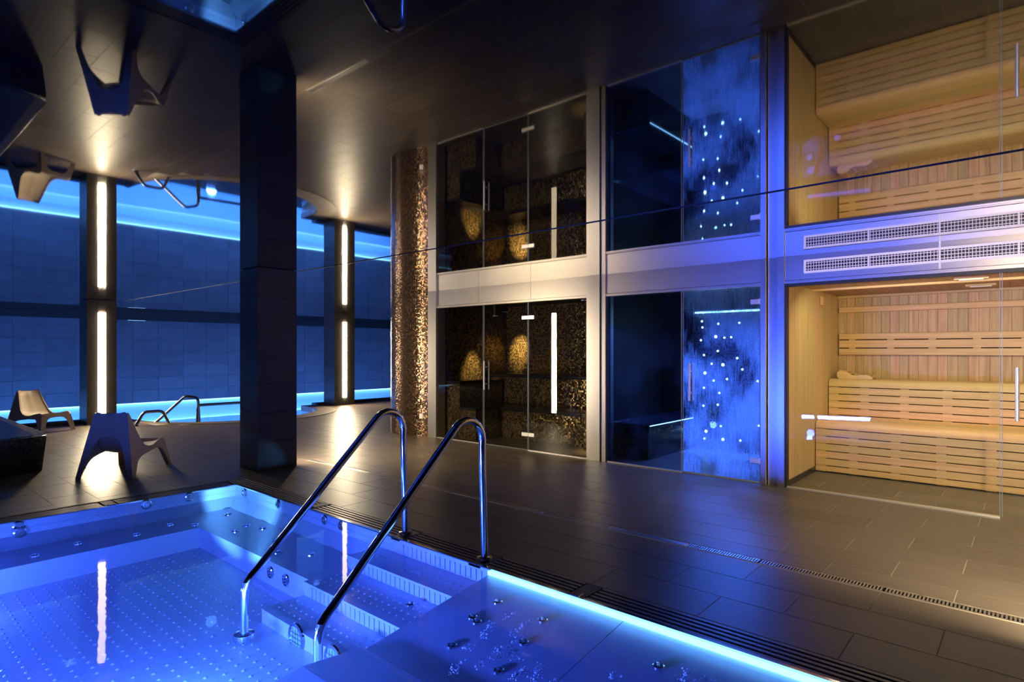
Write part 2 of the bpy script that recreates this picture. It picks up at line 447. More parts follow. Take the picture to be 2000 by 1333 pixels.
# tiles
TW, TH, GAP = 0.6667, 0.3345, 0.0030
tiles = []
for r in range(-24, 30):
    y0 = 5.011 + r * TH; y1 = y0 + TH
    off = -0.67 if r % 2 == 0 else -1.003
    for c in range(-24, 9):
        x0 = off + c * TW; x1 = x0 + TW
        X0, X1, Y0, Y1 = x0, x1, y0, y1
        if X0 > 3.5 or Y1 > 10.6 or Y0 < -1.2 or X1 < -14.6: continue
        if X1 > -6.5 and Y0 < 3.0:                       # whirlpool and its grate
            if X0 < -6.52 and Y1 <= 3.0 + 0.2: X1 = -6.52
            elif Y1 > 3.05: Y0 = 3.005
            else: continue
        if Y0 > 7.6 and X0 > -8: continue
        if X0 < -13.9: X0 = -13.9
        if X1 - X0 < 0.03 or Y1 - Y0 < 0.03: continue
        if max(inner_x(Y0), inner_x(Y1), inner_x((Y0 + Y1) / 2)) > X0 + 0.02 and X0 < -11:
            X0 = max(outer_x(Y0), outer_x(Y1), outer_x((Y0 + Y1) / 2)) - 0.12
            if X1 - X0 < 0.05: continue
        if Y0 < 4.03 < Y1 or Y0 < 4.11 < Y1 or (Y0 >= 4.0 and Y1 <= 4.12):   # drain channel row
            if X0 > -7.6:
                tiles.append((X0, X1, max(Y0, 4.115), Y1))
                if Y0 < 4.0: tiles.append((X0, X1, Y0, 4.025))
                continue
        tiles.append((X0, X1, Y0, Y1))
def seen(t):
    best = None
    cxm, cym = (t[0] + t[1]) / 2, (t[2] + t[3]) / 2
    d = cxm * FWD[0] + cym * FWD[1]; l = cxm * RGT[0] + cym * RGT[1]
    if d < 1.2: return 1e9
    u = 1000 + F_PX * l / d; v = HOR + F_PX * CAM_H / d
    if u < -60 or u > 2060 or v > 1360: return 1e8 + d
    return d
tiles.sort(key=seen)
def tile_g(g, t, z1=0.0):
    return g.box(t[0] + GAP, t[1] - GAP, t[2] + GAP, t[3] - GAP, -0.02, z1)
cache = {}
for i, t in enumerate(tiles[:300]):
    wq, hq = round(t[1] - t[0], 3), round(t[3] - t[2], 3)
    if (wq, hq) not in cache:
        gg = G(); gg.box(-wq / 2 + GAP, wq / 2 - GAP, -hq / 2 + GAP, hq / 2 - GAP, -0.02, 0.0)
        cache[(wq, hq)] = mesh('tile', gg, M['tile'])
    obj('tile', cache[(wq, hq)], None, floor, loc=((t[0] + t[1]) / 2, (t[2] + t[3]) / 2, 0.0))
g = G()
for t in tiles[300:]: tile_g(g, t)
o = obj('far_tiles', g, M['tile'], floor); o['kind'] = 'stuff'

# ------------------------------------------------------------------ ceiling
ceil = struct('ceiling', 'black mirror gloss stretch ceiling reflecting the whole spa', 'ceiling')
SEAM = 3.77
g = G(); g.box(-19, 4.0, SEAM + 0.004, 15.0, ZC, ZC + 0.05)
obj('ceiling_panel', g, M['ceil'], ceil)
g = G(); g.box(-19, 4.0, -5.0, SEAM - 0.004, ZC + 0.004, ZC + 0.05)
obj('ceiling_panel', g, M['ceil'], ceil)
g = G(); g.box(-19, 4.0, SEAM - 0.004, SEAM + 0.004, ZC - 0.001, ZC + 0.05)
obj('seam_strip', g, M['black'], ceil)

# ------------------------------------------------------------------ walls behind the camera
wb = tag(obj('wall_back', G().box(-19, 4.0, -5.2, -5.0, -0.3, ZC + 0.05), M['black']), 'plain dark wall behind the viewer', 'wall', kind='structure')
wr = tag(obj('wall_right', G().box(4.0, 4.2, -5.2, 9.3, -0.3, ZC + 0.05), M['black']), 'plain dark wall closing the right end of the room', 'wall', kind='structure')

# ------------------------------------------------------------------ swimming pool
XP = -18.0
wp = struct('wall_pool', 'tall grey tiled wall behind the swimming pool, washed in blue light', 'wall')
obj('wall_core', G().box(XP - 0.25, XP - 0.012, -4, 15, 0.0, ZC), M['wgrout'], wp)
tw, th = 0.62, 0.34
gm = G(); gm.box(0, 0.015, 0.003, tw - 0.003, 0.003, th - 0.003); tm = mesh('wall_tile', gm, M['wtile'])
for r in range(7):
    for c in range(26):
        obj('wall_tile', tm, None, wp, loc=(XP - 0.013, -0.9 + c * tw, 0.0 + r * th))
obj('top_band', G().box(XP - 0.01, XP + 0.16, -4, 15, 2.20, ZC), M['black'], wp)
bl = thing('cove_light', 'thin blue cove light under the dark band, left of the nearer lit column', 'light', group='cove lights')
obj('diffuser', G().box(XP + 0.10, XP + 0.15, 1.55, 2.05, 2.190, 2.20), M['cove'], bl)
bl = thing('cove_light', 'thin blue cove light under the dark band, right of the nearer lit column', 'light', group='cove lights')
obj('diffuser', G().box(XP + 0.10, XP + 0.15, 5.15, 5.55, 2.190, 2.20), M['cove'], bl)
we = tag(obj('wall_end', G().box(-19, -8.0, 15, 15.2, -1.6, ZC), M['black']), 'dark wall at the far end of the pool hall', 'wall', kind='structure')
pb = struct('pool_basin', 'white swimming pool basin with cyan lit water and curved bay', 'pool')
obj('basin_floor', G().box(XP - 0.2, -11.6, -4, 15, -1.35, -1.30), M['poolw'], pb)
obj('far_side', G().box(XP - 0.25, XP - 0.12, -4, 15, -1.35, 0.0), M['poolw'], pb)
obj('light_strip', G().box(XP - 0.11, XP - 0.03, -4, 15, -0.035, -0.006), M['poolled'], pb)
g = G()                                                 # near side wall follows the bay
Y_all = [-4.0] + [3.9 + 4.2 * i / 48 for i in range(49)] + [15.0]
V = []; Fc = []
for y in Y_all: V += [(inner_x(y), y, -1.32), (inner_x(y), y, -0.03)]
for i in range(len(Y_all) - 1): Fc.append((2 * i, 2 * i + 2, 2 * i + 3, 2 * i + 1))
g.add(V, Fc); obj('near_side', g, M['poolw'], pb)
g = G()                                                 # coping, a flat ring around the bay
V = []; Fc = []
yl = [3.95 + 4.22 * i / 60 for i in range(61)]
for y in yl:
    xi, xo = inner_x(y), max(outer_x(y), inner_x(y) + 0.02)
    V += [(xi, y, 0.012), (xo, y, 0.012), (xo, y, -0.05), (xi, y, -0.12)]
for i in range(60):
    for k in range(4):
        k2 = (k + 1) % 4; Fc.append((4 * i + k, 4 * i + k2, 4 * i + 4 + k2, 4 * i + 4 + k))
Fc += [(0, 1, 2, 3), (243, 242, 241, 240)]
g.add(V, Fc); obj('coping', g, M['coping'], pb)
obj('kerb', G().box(-14.05, -13.75, 8.2, 15, -0.2, 0.05).box(-14.05, -13.75, -4, 3.7, -0.2, 0.05), M['black'], pb)
tag(obj('pool_water', G().add([(XP - 0.12, -4, -0.27), (-13.9, -4, -0.27), (-13.9, 15, -0.27), (XP - 0.12, 15, -0.27)], [(0, 1, 2, 3)]).add(
    [(-13.9, y, -0.27) for y in Y_all[1:-1]] + [(inner_x(y), y, -0.27) for y in Y_all[1:-1]],
    [(i, i + 49, i + 50, i + 1) for i in range(48)]), M['pwater']), 'glowing cyan water of the swimming pool behind the columns', 'water', kind='stuff')

def bent(pts, rad=0.12, seg=6):
    """polyline with rounded corners"""
    P = [Vector(p) for p in pts]; out = [P[0]]
    for i in range(1, len(P) - 1):
        a, b, c = P[i - 1], P[i], P[i + 1]
        r = rad[i - 1] if isinstance(rad, (list, tuple)) else rad
        d1 = (a - b).normalized(); d2 = (c - b).normalized()
        ang = d1.angle(d2); t = min(r / math.tan(ang / 2), (a - b).length * 0.48, (c - b).length * 0.48)
        s, e = b + d1 * t, b + d2 * t
        for k in range(seg + 1):
            q = k / seg
            out.append(s * (1 - q) ** 2 + b * 2 * q * (1 - q) + e * q * q)
    out.append(P[-1]); return out
# pool rails
def pool_rail(name, label, pts, rad=0.14, r=0.028):
    o = thing(name, label, 'handrail', (pts[0][0], pts[0][1], 0), group='dark rails standing in the pool')
    p0 = Vector((pts[0][0], pts[0][1], 0))
    obj('tube', G().tube([p - p0 for p in bent(pts, rad)], r, 10), M['prail'], o, True)
    obj('foot_flange', G().lathe([(0.0, -0.02), (0.06, -0.02), (0.06, 0.0), (0.03, 0.015)], 14, (0, 0, pts[0][2] + 0.0)), M['prail'], o, True)
    return o
pool_rail('pool_rail', 'low rounded pool rail loop nearest the lit column', [(-12.5, 3.72, 0.0), (-12.5, 3.86, 0.25), (-12.5, 4.18, 0.25), (-12.45, 4.30, -0.05)], 0.12)
pool_rail('pool_rail', 'tall sloping pool rail with a rounded top above the water', [(-12.9, 3.97, -0.2), (-12.6, 4.62, 0.50), (-12.45, 4.80, 0.46), (-12.45, 4.83, -0.3)], 0.10)
pool_rail('pool_rail', 'square-cornered pool rail partly hidden by the dark column', [(-12.3, 4.72, -0.3), (-12.3, 4.74, 0.33), (-12.2, 5.9, 0.33), (-12.2, 5.95, -0.3)], 0.07)

# ------------------------------------------------------------------ columns with light strips
def column(label, x0, x1, y0, y1, led_face, led=True, group=None):
    t = thing('tiled_column', label, 'column', ((x0 + x1) / 2, (y0 + y1) / 2, 0), group='dark tiled columns')
    hx, hy = (x1 - x0) / 2, (y1 - y0) / 2
    c = 0.012
    slot = 0.068
    core = G().box(-hx + c, hx - c, -hy + c, hy - c, 0, ZC)
    obj('core', core, M['cgrout'], t)
    rows = 7; rh = ZC / rows
    for r in range(rows):
        za, zb = r * rh + 0.002, (r + 1) * rh - 0.002
        for s in ('px', 'nx', 'py', 'ny'):
            g = G()
            def slab(a0, a1):
                if s == 'px': g.box(hx - c, hx, a0, a1, za, zb)
                if s == 'nx': g.box(-hx, -hx + c, a0, a1, za, zb)
                if s == 'py': g.box(a0, a1, hy - c, hy, za, zb)
                if s == 'ny': g.box(a0, a1, -hy, -hy + c, za, zb)
            lim = hy if s in ('px', 'nx') else hx - c
            if led and s == led_face:
                slab(-lim, -slot); obj('tile', g, M['ctile'], t); g = G(); slab(slot, lim); obj('tile', g, M['ctile'], t)
            else:
                slab(-lim, lim); obj('tile', g, M['ctile'], t)
    if led:
        g = G()
        n = 10; prof = [(0.062 * math.cos(PI * k / n), (0.034 if led_face == 'px' else 0.0115) * math.sin(PI * k / n)) for k in range(n + 1)]
        poly = [(a, b) for a, b in prof]
        if led_face == 'px': g.prism([(hx - c + b, a) for a, b in poly], 'xy', 0.20, 2.12)
        else: g.prism([(a, hy - c + b) for a, b in poly], 'xy', 0.20, 2.12)
        obj('light_strip', g, M['led'], t)
        for z0, z1 in ((0.0, 0.195), (2.125, ZC)):
            g = G()
            if led_face == 'px': g.box(hx - c, hx - 0.004, -slot + 0.003, slot - 0.003, z0, z1)
            else: g.box(-slot + 0.003, slot - 0.003, hy - c, hy - 0.004, z0, z1)
            obj('strip_cover', g, M['ctile'], t)
    return t
column('dark tiled column with a glowing light strip behind the beige chair', -13.80, -13.30, 3.16, 3.64, 'px')
column('dark tiled column with a glowing light strip beside the mosaic pillar', -13.80, -13.30, 8.40, 8.99, 'px')
column('large black tiled column in front of the pool, its light strip on the far side', -7.168, -6.714, 3.24, 3.72, 'py')
column('dark tiled column standing out of view to the right of the sauna', 0.03, 0.40, 3.24, 3.72, 'py')

# ------------------------------------------------------------------ mosaic pillar
mp = thing('mosaic_pillar', 'rounded bronze mosaic pillar left of the steam room glass', 'pillar', (-7.95, 7.07, 0))
g = G(); V = []; Fc = []; UV = []
R0 = 0.80; NA = 64
for k in range(NA + 1):
    a = math.radians(-52 - 218 * k / NA)
    V += [(R0 * math.cos(a), R0 * math.sin(a), 0), (R0 * math.cos(a), R0 * math.sin(a), ZC)]
for k in range(NA): Fc.append((2 * k, 2 * k + 2, 2 * k + 3, 2 * k + 1))
me = bpy.data.meshes.new('mosaic_skin'); me.from_pydata(V, [], Fc); me.update()
ly = me.uv_layers.new(name='UVMap')
for p in me.polygons:
    for li in p.loop_indices:
        vi = me.loops[li].vertex_index
        ly.data[li].uv = ((vi // 2) * R0 * math.radians(218) / NA, V[vi][2])
me.materials.append(M['mosaic']); me.shade_smooth()
b = bmesh.new(); b.from_mesh(me)
for f_ in b.faces:
    c = f_.calc_center_median()
    if f_.normal.dot(Vector((c.x, c.y, 0))) < 0: f_.normal_flip()
b.to_mesh(me); b.free()
obj('mosaic_skin', me, None, mp)
sw = thing('wall_switch', 'small white wall switch low on the mosaic pillar', 'switch', (-7.546, 6.372, 0.325), math.radians(30))
obj('plate', G().box(-0.032, 0.032, -0.006, 0.006, -0.042, 0.042, 0.004), M['white'], sw)
obj('rocker', G().box(-0.020, 0.020, -0.012, -0.006, -0.028, 0.028, 0.003), M['white'], sw)

# ------------------------------------------------------------------ glazed front: frame, fascia, panes
wf = struct('wall_front', 'brushed steel frame and fascia around the steam room, shower and sauna', 'wall')
ZD = 2.08
def post(x0, x1, d=0.0, y1=6.60):
    """stepped steel post"""
    g = G().box(x0, x1, YW - 0.03 - d, y1, 0, ZC)
    obj('post', g, M['steelv'], wf)
post(-7.44, -7.335, -0.01); post(-7.325, -7.225, 0.005)
post(-4.335, -4.285, 0.0); post(-4.275, -4.125, 0.02); post(-4.115, -4.05, 0.0)
post(-2.155, -2.105, 0.0); post(-2.095, -1.995, -0.05); post(-1.985, -1.92, 0.0)
def fascia(x0, x1, splits=(), y=YW):
    e = [x0] + list(splits) + [x1]
    for a, b_ in zip(e[:-1], e[1:]):
        obj('fascia_panel', G().box(a + 0.002, b_ - 0.002, y - 0.012, y + 0.1, ZD + 0.035, ZC), M['steel'], wf)
    obj('head_rail', G().box(x0, x1, y - 0.022, y + 0.1, ZD, ZD + 0.030), M['steel'], wf)
    obj('head_lip', G().box(x0, x1, y - 0.030, y + 0.05, ZD + 0.012, ZD + 0.018), M['steel'], wf)
fascia(-7.225, -4.335, (-6.29, -5.275))
fascia(-4.05, -2.155)
fascia(-1.92, 4.0)
obj('black_gasket', G().box(-1.92, 4.0, YW - 0.015, YW + 0.06, ZD - 0.030, ZD - 0.001), M['black'], wf)
obj('black_gasket', G().box(-1.92, -1.90, YW - 0.015, YW + 0.06, 0, ZD - 0.03), M['black'], wf)
obj('black_gasket', G().box(-4.05, -4.03, YW - 0.005, YW + 0.06, 0, ZD), M['black'], wf)
# sills under the fixed panes
obj('sill_strip', G().box(-5.325, -4.345, YW - 0.02, YW + 0.02, 0, 0.012), M['satin'], wf)
obj('sill_strip', G().box(-4.03, -3.04, YW - 0.02, YW + 0.02, 0, 0.014), M['satin'], wf)
obj('sill_strip', G().box(-1.90, -0.215, YW - 0.02, YW + 0.02, 0, 0.014), M['satin'], wf)
obj('sill_strip', G().box(-7.22, -6.195, YW - 0.02, YW + 0.02, 0, 0.010), M['satin'], wf)

def pane(name, label, x0, x1, mat, cat, z0=0.014, y=YW, edges=(True, True), foot=False):
    t = thing(name, label, cat, ((x0 + x1) / 2, y, 0), kind='structure')
    hx = (x1 - x0) / 2
    obj('glass_pane', G().box(-hx + 0.006, hx - 0.006, -0.004, 0.004, z0, ZD - 0.005), mat, t)
    for k, s in ((0, -1), (1, 1)):
        if edges[k]:
            a = s * hx - s * 0.006
            obj('glass_edge', G().box(min(a, a + s * 0.005), max(a, a + s * 0.005), -0.006, 0.006, z0, ZD - 0.005), M['edge'], t)
    if foot: obj('door_sweep', G().box(-hx + 0.006, hx - 0.006, -0.008, 0.008, 0.004, z0), M['edge'], t)
    return t
def bar_handle(t, x, z0, z1, w=0.022):
    h = obj('handle', G().box(x - w / 2, x + w / 2, -0.062, -0.042, z0, z1, 0.004), M['satin'], t)
    obj('inner_handle', G().box(x - w / 2, x + w / 2, 0.042, 0.062, z0, z1, 0.004), M['satin'], t)
    for z in (z0 + 0.09, z1 - 0.09):
        s = obj('standoff', G().tube([(x, -0.045, z), (x, 0.045, z)], 0.009, 10), M['satin'], h, True)
def hinge(t, x, z, w=0.115, h_=0.055):
    hh = obj('hinge', G().box(x - w, x - 0.004, -0.014, 0.014, z - h_ / 2, z + h_ / 2, 0.004).box(x + 0.004, x + w, -0.014, 0.014, z - h_ / 2, z + h_ / 2, 0.004), M['satin'], t)
    obj('hinge_pin', G().box(x - 0.012, x + 0.012, -0.018, 0.018, z - h_ / 3, z + h_ / 3), M['satin'], hh)
pane('window_1', 'fixed dark glass pane beside the mosaic pillar', -7.22, -6.20, M['dglass'], 'window', edges=(False, True))
d1 = pane('door_1', 'dark glass steam room door with two pale hinges', -6.185, -5.335, M['dglass'], 'door', 0.012, foot=True)
bar_handle(d1, -0.425 + 0.05, 0.815, 1.245)
pane('window_2', 'dark glass pane showing the mirrored light strip', -5.325, -4.34, M['dglass'], 'window', edges=(True, False))
for z in (1.862, 0.222): hinge(d1, 0.43, z)
pane('window_3', 'dark fixed pane in front of the shower bench', -4.03, -3.045, M['hglass'], 'window', edges=(False, True))
d2 = pane('door_2', 'wet glass shower door glowing blue with condensation', -3.03, -2.165, M['cglass'], 'door', 0.02, foot=True)
bar_handle(d2, -0.4325 + 0.10, 0.83, 1.255, 0.024)
def side_hinge(t, x, z):
    hh = obj('hinge', G().box(x - 0.105, x - 0.012, -0.014, 0.014, z - 0.027, z + 0.027, 0.004), M['satin'], t)
    obj('hinge_plate', G().box(x - 0.010, x + 0.012, -0.022, 0.018, z - 0.035, z + 0.035, 0.003), M['satin'], hh)
for z in (1.915, 0.235): side_hinge(d2, 0.435, z)
pane('window_4', 'wide clear sauna pane in front of the wooden benches', -1.90, -0.212, M['glass'], 'window', edges=(False, True))
d3 = pane('door_3', 'clear glass sauna door with a steel bar handle', -0.204, 0.70, M['glass'], 'door', 0.010)
h3 = obj('handle', G().tube([(-0.452 + 0.10, -0.055, 0.825), (-0.452 + 0.10, -0.055, 1.26)], 0.016, 14), M['satin'], d3, True)
for z in (0.92, 1.16): obj('standoff', G().tube([(-0.352, -0.055, z), (-0.352, 0.0, z)], 0.008, 10), M['satin'], h3, True)
pane('window_5', 'clear sauna pane at the far right beyond the door', 0.71, 2.0, M['glass'], 'window', edges=(True, False))
tag(obj('wall_sauna_end', G().box(2.0, 4.0, YW, 9.0, 0, ZD), M['black']), 'dark wall beyond the sauna', 'wall', kind='structure')

# ventilation grille over the sauna
vg = thing('vent_grille', 'long white ventilation grille in the fascia above the sauna', 'grille', (0, YW - 0.012, 0))
VX = [-1.715, -1.171, -0.625, -0.095, 0.45, 1.0]
z0, z1 = 2.172, 2.306
fw_ = 0.022
obj('frame', G().box(VX[0] - fw_, VX[-1] + fw_, -0.014, 0, z1 - fw_, z1).box(VX[0] - fw_, VX[-1] + fw_, -0.014, 0, z0, z0 + fw_)
    .box(VX[0] - fw_, VX[0], -0.014, 0, z0 + fw_, z1 - fw_).box(VX[-1], VX[-1] + fw_, -0.014, 0, z0 + fw_, z1 - fw_), M['white'], vg)
obj('backing', G().box(VX[0], VX[-1], -0.0008, 0.0002, z0 + fw_, z1 - fw_), M['black'], vg)
for x in VX[1:-1]: obj('divider', G().box(x - 0.007, x + 0.007, -0.015, 0, z0 + fw_, z1 - fw_), M['white'], vg)
vf = mesh('fin', G().box(-0.0022, 0.0022, -0.010, -0.004, z0 + fw_, z1 - fw_), M['white'])
x = VX[0] + 0.02
while x < VX[-1]:
    if min(abs(x - q) for q in VX) > 0.011: obj('fin', vf, None, vg, loc=(x, 0, 0))
    x += 0.0245
for k in range(3):
    z = z0 + fw_ + (z1 - z0 - 2 * fw_) * (k + 0.5) / 3
    obj('blade', G().box(VX[0], VX[-1], -0.013, -0.010, z - 0.003, z + 0.003), M['white'], vg)
obj('joint_strip', G().box(-0.632, -0.618, -0.006, 0.001, ZD + 0.036, z0), M['white'], vg); obj('joint_strip', G().box(-0.632, -0.618, -0.006, 0.001, z1, ZC), M['white'], vg)

# ------------------------------------------------------------------ sauna cabin
YB = 8.63
XR = 2.0
ws = struct('wall_sauna_left', 'side wall of the sauna in narrow upright planks', 'wall')
obj('backing', G().box(-2.0, -1.935, 6.5, YB + 0.1, 0, 2.2), M['slot'], ws)
pw = 0.058
y = 6.50
k = 0
while y < YB - 0.01:
    e = min(y + pw, YB)
    obj('plank', G().box(-1.935, -1.915, y + 0.001, e - 0.001, 0.06, 2.12), M['woodw'], ws); y = e
obj('plinth', G().box(-1.935, -1.905, 6.5, 7.56, 0, 0.06), M['stone'], ws)
wk = struct('wall_sauna_back', 'back wall of the sauna in wide reddish upright planks', 'wall')
obj('backing', G().box(-2.0, XR, YB + 0.022, YB + 0.1, 0, 2.2), M['slot'], wk)
pm = mesh('plank', G().box(-0.0465, 0.0465, 0, 0.02, 0.9, 2.12), M['woodv'])
n = int((XR + 1.9) / 0.096)
for i in range(n): obj('plank', pm, None, wk, loc=(-1.867 + i * 0.096, YB, 0))
wsr = struct('wall_sauna_right', 'right hand side wall of the sauna in upright planks', 'wall')
for i in range(22): obj('plank', G().box(XR - 0.03, XR - 0.01, 6.5 + i * 0.097, 6.595 + i * 0.097, 0, 2.12), M['woodw'], wsr)
cs = struct('ceiling_sauna', 'reddish plank ceiling inside the sauna', 'ceiling')
obj('backing', G().box(-2.0, XR, 6.5, YB + 0.1, 2.13, 2.18), M['slot'], cs)
cm = mesh('plank', G().box(-0.0565, 0.0565, 6.50, YB, 2.10, 2.125), M['woody'])
for i in range(int((XR + 1.9) / 0.115)): obj('plank', cm, None, cs, loc=(-1.86 + i * 0.115, 0, 0))
obj('cross_batten', G().box(-1.915, XR - 0.03, 7.40, 7.46, 2.075, 2.10, 0.004), M['woodx'], cs)
obj('cross_batten', G().box(-1.915, XR - 0.03, YB - 0.05, YB, 2.07, 2.10, 0.004), M['woodx'], cs)
# light fittings
sl = thing('sauna_lamp', 'small flat sauna ceiling lamp behind the cross batten', 'lamp', (-0.42, 7.95, 2.075), group='sauna ceiling lamps')
obj('rim', G().box(-0.13, 0.13, -0.06, 0.06, 0, 0.024, 0.004), M['woodx'], sl)
obj('lens', G().box(-0.09, 0.09, -0.03, 0.03, -0.006, 0.0), M['white'], sl)
sl = thing('sauna_lamp', 'small flat sauna ceiling lamp nearer the glass front', 'lamp', (-0.45, 7.12, 2.075), group='sauna ceiling lamps')
obj('rim', G().box(-0.13, 0.13, -0.06, 0.06, 0, 0.024, 0.004), M['woodx'], sl)
obj('lens', G().box(-0.09, 0.09, -0.03, 0.03, -0.006, 0.0), M['white'], sl)
vs = thing('sauna_vent', 'small slotted wooden vent high on the sauna side wall', 'vent', (-1.913, 7.78, 1.99))
obj('body', G().box(0, 0.03, -0.05, 0.05, -0.055, 0.055, 0.004), M['woodx'], vs)
for k in range(4): obj('slat', G().box(0.03, 0.036, -0.04, 0.04, -0.04 + k * 0.024, -0.028 + k * 0.024), M['woodw'], vs)
# cornice and backrest
cn = thing('cornice_board', 'single long wooden board fixed high on the sauna back wall', 'board', (0, YB, 0))
obj('board', G().box(-1.90, XR - 0.03, -0.05, 0, 1.885, 1.955, 0.006), M['woodx'], cn)
br = thing('slatted_wall_panel', 'slatted wooden backrest of three boards on the sauna back wall', 'wall panel', (0, YB, 0))
zz = [(1.345, 1.425), (1.436, 1.530), (1.541, 1.615)]
for a, b_ in zz: obj('board', G().box(-1.90, XR - 0.03, -0.045, -0.012, a, b_, 0.004), M['woodx'], br)
obj('shadow_backing', G().box(-1.90, XR - 0.03, -0.004, 0, 1.36, 1.60), M['slot'], br)
for i in range(9):
    x = -1.75 + i * 0.42
    obj('batten', G().box(x - 0.035, x + 0.035, -0.040, -0.004, 1.35, 1.61), M['woodx'], br)
# benches: rounded nose boards, slotted fronts
def bench(name, label, yf, yb, ztop, zs, zbot):
    t = thing(name, label, 'bench', (0, yf, 0))
    r = 0.075
    # nose: a rounded profile strip made of three boards
    nose = [(0.0, zs[0] + 0.006)] + [(r - r * math.cos(PI / 2 * k / 6), ztop - r + r * math.sin(PI / 2 * k / 6)) for k in range(7)] + [(0.13, ztop), (0.13, ztop - 0.03), (0.05, ztop - 0.05), (0.03, zs[0] + 0.006)]
    obj('nose_board', G().prism(nose, 'yz', -1.905, XR - 0.03), M['woodx'], t, True, autosmooth=40)
    y = 0.136
    while y < yb - yf - 0.02:
        e = min(y + 0.115, yb - yf)
        obj('seat_board', G().box(-1.905, XR - 0.03, y, e - 0.006, ztop - 0.03, ztop, 0.003), M['woodx'], t); y = e
    edges = zs + [zbot]
    for a, b_ in zip(edges[:-1], edges[1:]):
        obj('front_board', G().box(-1.905, XR - 0.03, 0.0, 0.028, b_ + 0.005, a - 0.005, 0.002), M['woodx'], t)
    obj('shadow_backing', G().box(-1.905, XR - 0.03, 0.06, 0.07, zbot, ztop - 0.05), M['slot'], t)
    for i in range(10):
        x = -1.52 + 0.335 * 0 + i * 0.40
        obj('batten', G().box(x - 0.042, x + 0.042, 0.007, 0.045, zbot, zs[0]), M['woodx'], t)
    obj('end_batten', G().box(-1.905, -1.80, 0.007, 0.045, zbot, zs[0]), M['woodx'], t)
    return t
ub = bench('sauna_bench', 'upper slatted wooden sauna bench against the back wall', 8.10, YB, 1.052, [0.954, 0.869, 0.785, 0.698, 0.615], 0.545)
lb = bench('sauna_bench', 'lower slatted wooden sauna bench reaching down to the floor', 7.52, 8.10, 0.590, [0.500, 0.415, 0.332, 0.248, 0.164, 0.080], 0.012)
lb2 = obj('plinth', G().box(-1.905, XR - 0.03, 0.03, 0.06, 0, 0.02), M['stone'], lb)
hr = thing('headrest', 'curved wooden headrest lying on the upper sauna bench', 'headrest', (-1.63, 8.30, 1.052), math.radians(-3))
prof = [(-0.185, 0.012), (-0.195, 0.045), (-0.185, 0.084), (-0.155, 0.106), (-0.115, 0.104), (-0.075, 0.080), (-0.03, 0.050), (0.03, 0.046), (0.08, 0.055), (0.13, 0.056), (0.17, 0.040), (0.195, 0.015), (0.19, 0.0), (-0.17, 0.0)]
obj('cheek', G().prism(prof, 'xz', -0.14, -0.11), M['woodx'], hr, True, autosmooth=50)
obj('cheek', G().prism(prof, 'xz', 0.11, 0.14), M['woodx'], hr, True, autosmooth=50)
for i in range(2, 11):
    x_, z_ = prof[i]
    obj('slat', G().box(x_ - 0.014, x_ + 0.014, -0.11, 0.11, max(0.004, z_ - 0.022), z_ - 0.004), M['woodx'], hr)

# ------------------------------------------------------------------ steam room (dark glass)
wst = tag(obj('wall_steam_back', G().box(-7.47, -4.2, 8.25, 8.35, 0, 2.2), M['dmosaic']), 'gold mosaic back wall inside the steam room', 'wall', kind='structure')
wst = tag(obj('wall_steam_left', G().box(-7.45, -7.35, 6.60, 8.25, 0, 2.2), M['dmosaic']), 'gold mosaic left wall inside the steam room', 'wall', kind='structure')
wst = tag(obj('wall_steam_right', G().box(-4.25, -4.16, 6.60, 8.25, 0, 2.2), M['dmosaic']), 'mosaic wall between the steam room and the shower', 'wall', kind='structure')
tag(obj('ceiling_steam', G().box(-7.45, -2.0, 6.56, 8.4, 2.2, 2.3), M['black']), 'black ceiling inside the steam room and shower', 'ceiling', kind='structure')
def mbench(label, boxes, slabs, group='steam room benches'):
    t = thing('steam_bench', label, 'bench', group=group)
    for b_ in boxes: obj('riser', G().box(*b_), M['dmosaic'], t)
    for s in slabs: obj('seat_slab', G().box(*s, 0.006), M['stone'], t)
    return t
mbench('upper mosaic bench along the back of the steam room', [(-7.345, -4.255, 7.72, 8.245, 0.5, 0.94)], [(-7.345, -4.255, 7.68, 8.245, 0.94, 1.0)])
mbench('lower mosaic bench along the back of the steam room', [(-6.5, -4.255, 7.16, 7.67, 0.0, 0.44)], [(-6.5, -4.255, 7.12, 7.67, 0.44, 0.5)])
mbench('gold lit mosaic bench end close to the glass on the right', [(-4.72, -4.255, 6.92, 7.11, 0.0, 0.46)], [(-4.74, -4.255, 6.90, 7.11, 0.46, 0.51)])
mbench('stepped mosaic bench behind the left steam room pane', [(-6.92, -6.54, 6.62, 7.67, 0.0, 0.46), (-7.345, -6.94, 6.66, 7.67, 0.0, 0.86)], [(-6.92, -6.52, 6.61, 7.67, 0.46, 0.50), (-7.345, -6.92, 6.64, 7.67, 0.86, 0.91)])
for (x, y_, z, lb_) in ((-6.85, 7.65, 2.03, 'small round steam room spotlight over the back wall'), (-6.85, 7.40, 1.95, 'small round steam room spotlight over the left bench'), (-4.48, 6.585, 2.03, 'small round steam room spotlight over the right bench end')):
    t = thing('steam_spotlight', lb_, 'spotlight', (x, y_, z), group='steam room spotlights')
    obj('can', G().lathe([(0.045, 0.03), (0.045, 0.17 + 2.03 - z), (0.03, 0.17 + 2.03 - z)], 14), M['black'], t, True)
    obj('trim_ring', G().lathe([(0.032, 0.03), (0.05, 0.026), (0.05, 0.04), (0.032, 0.04)], 16), M['satin'], t, True)

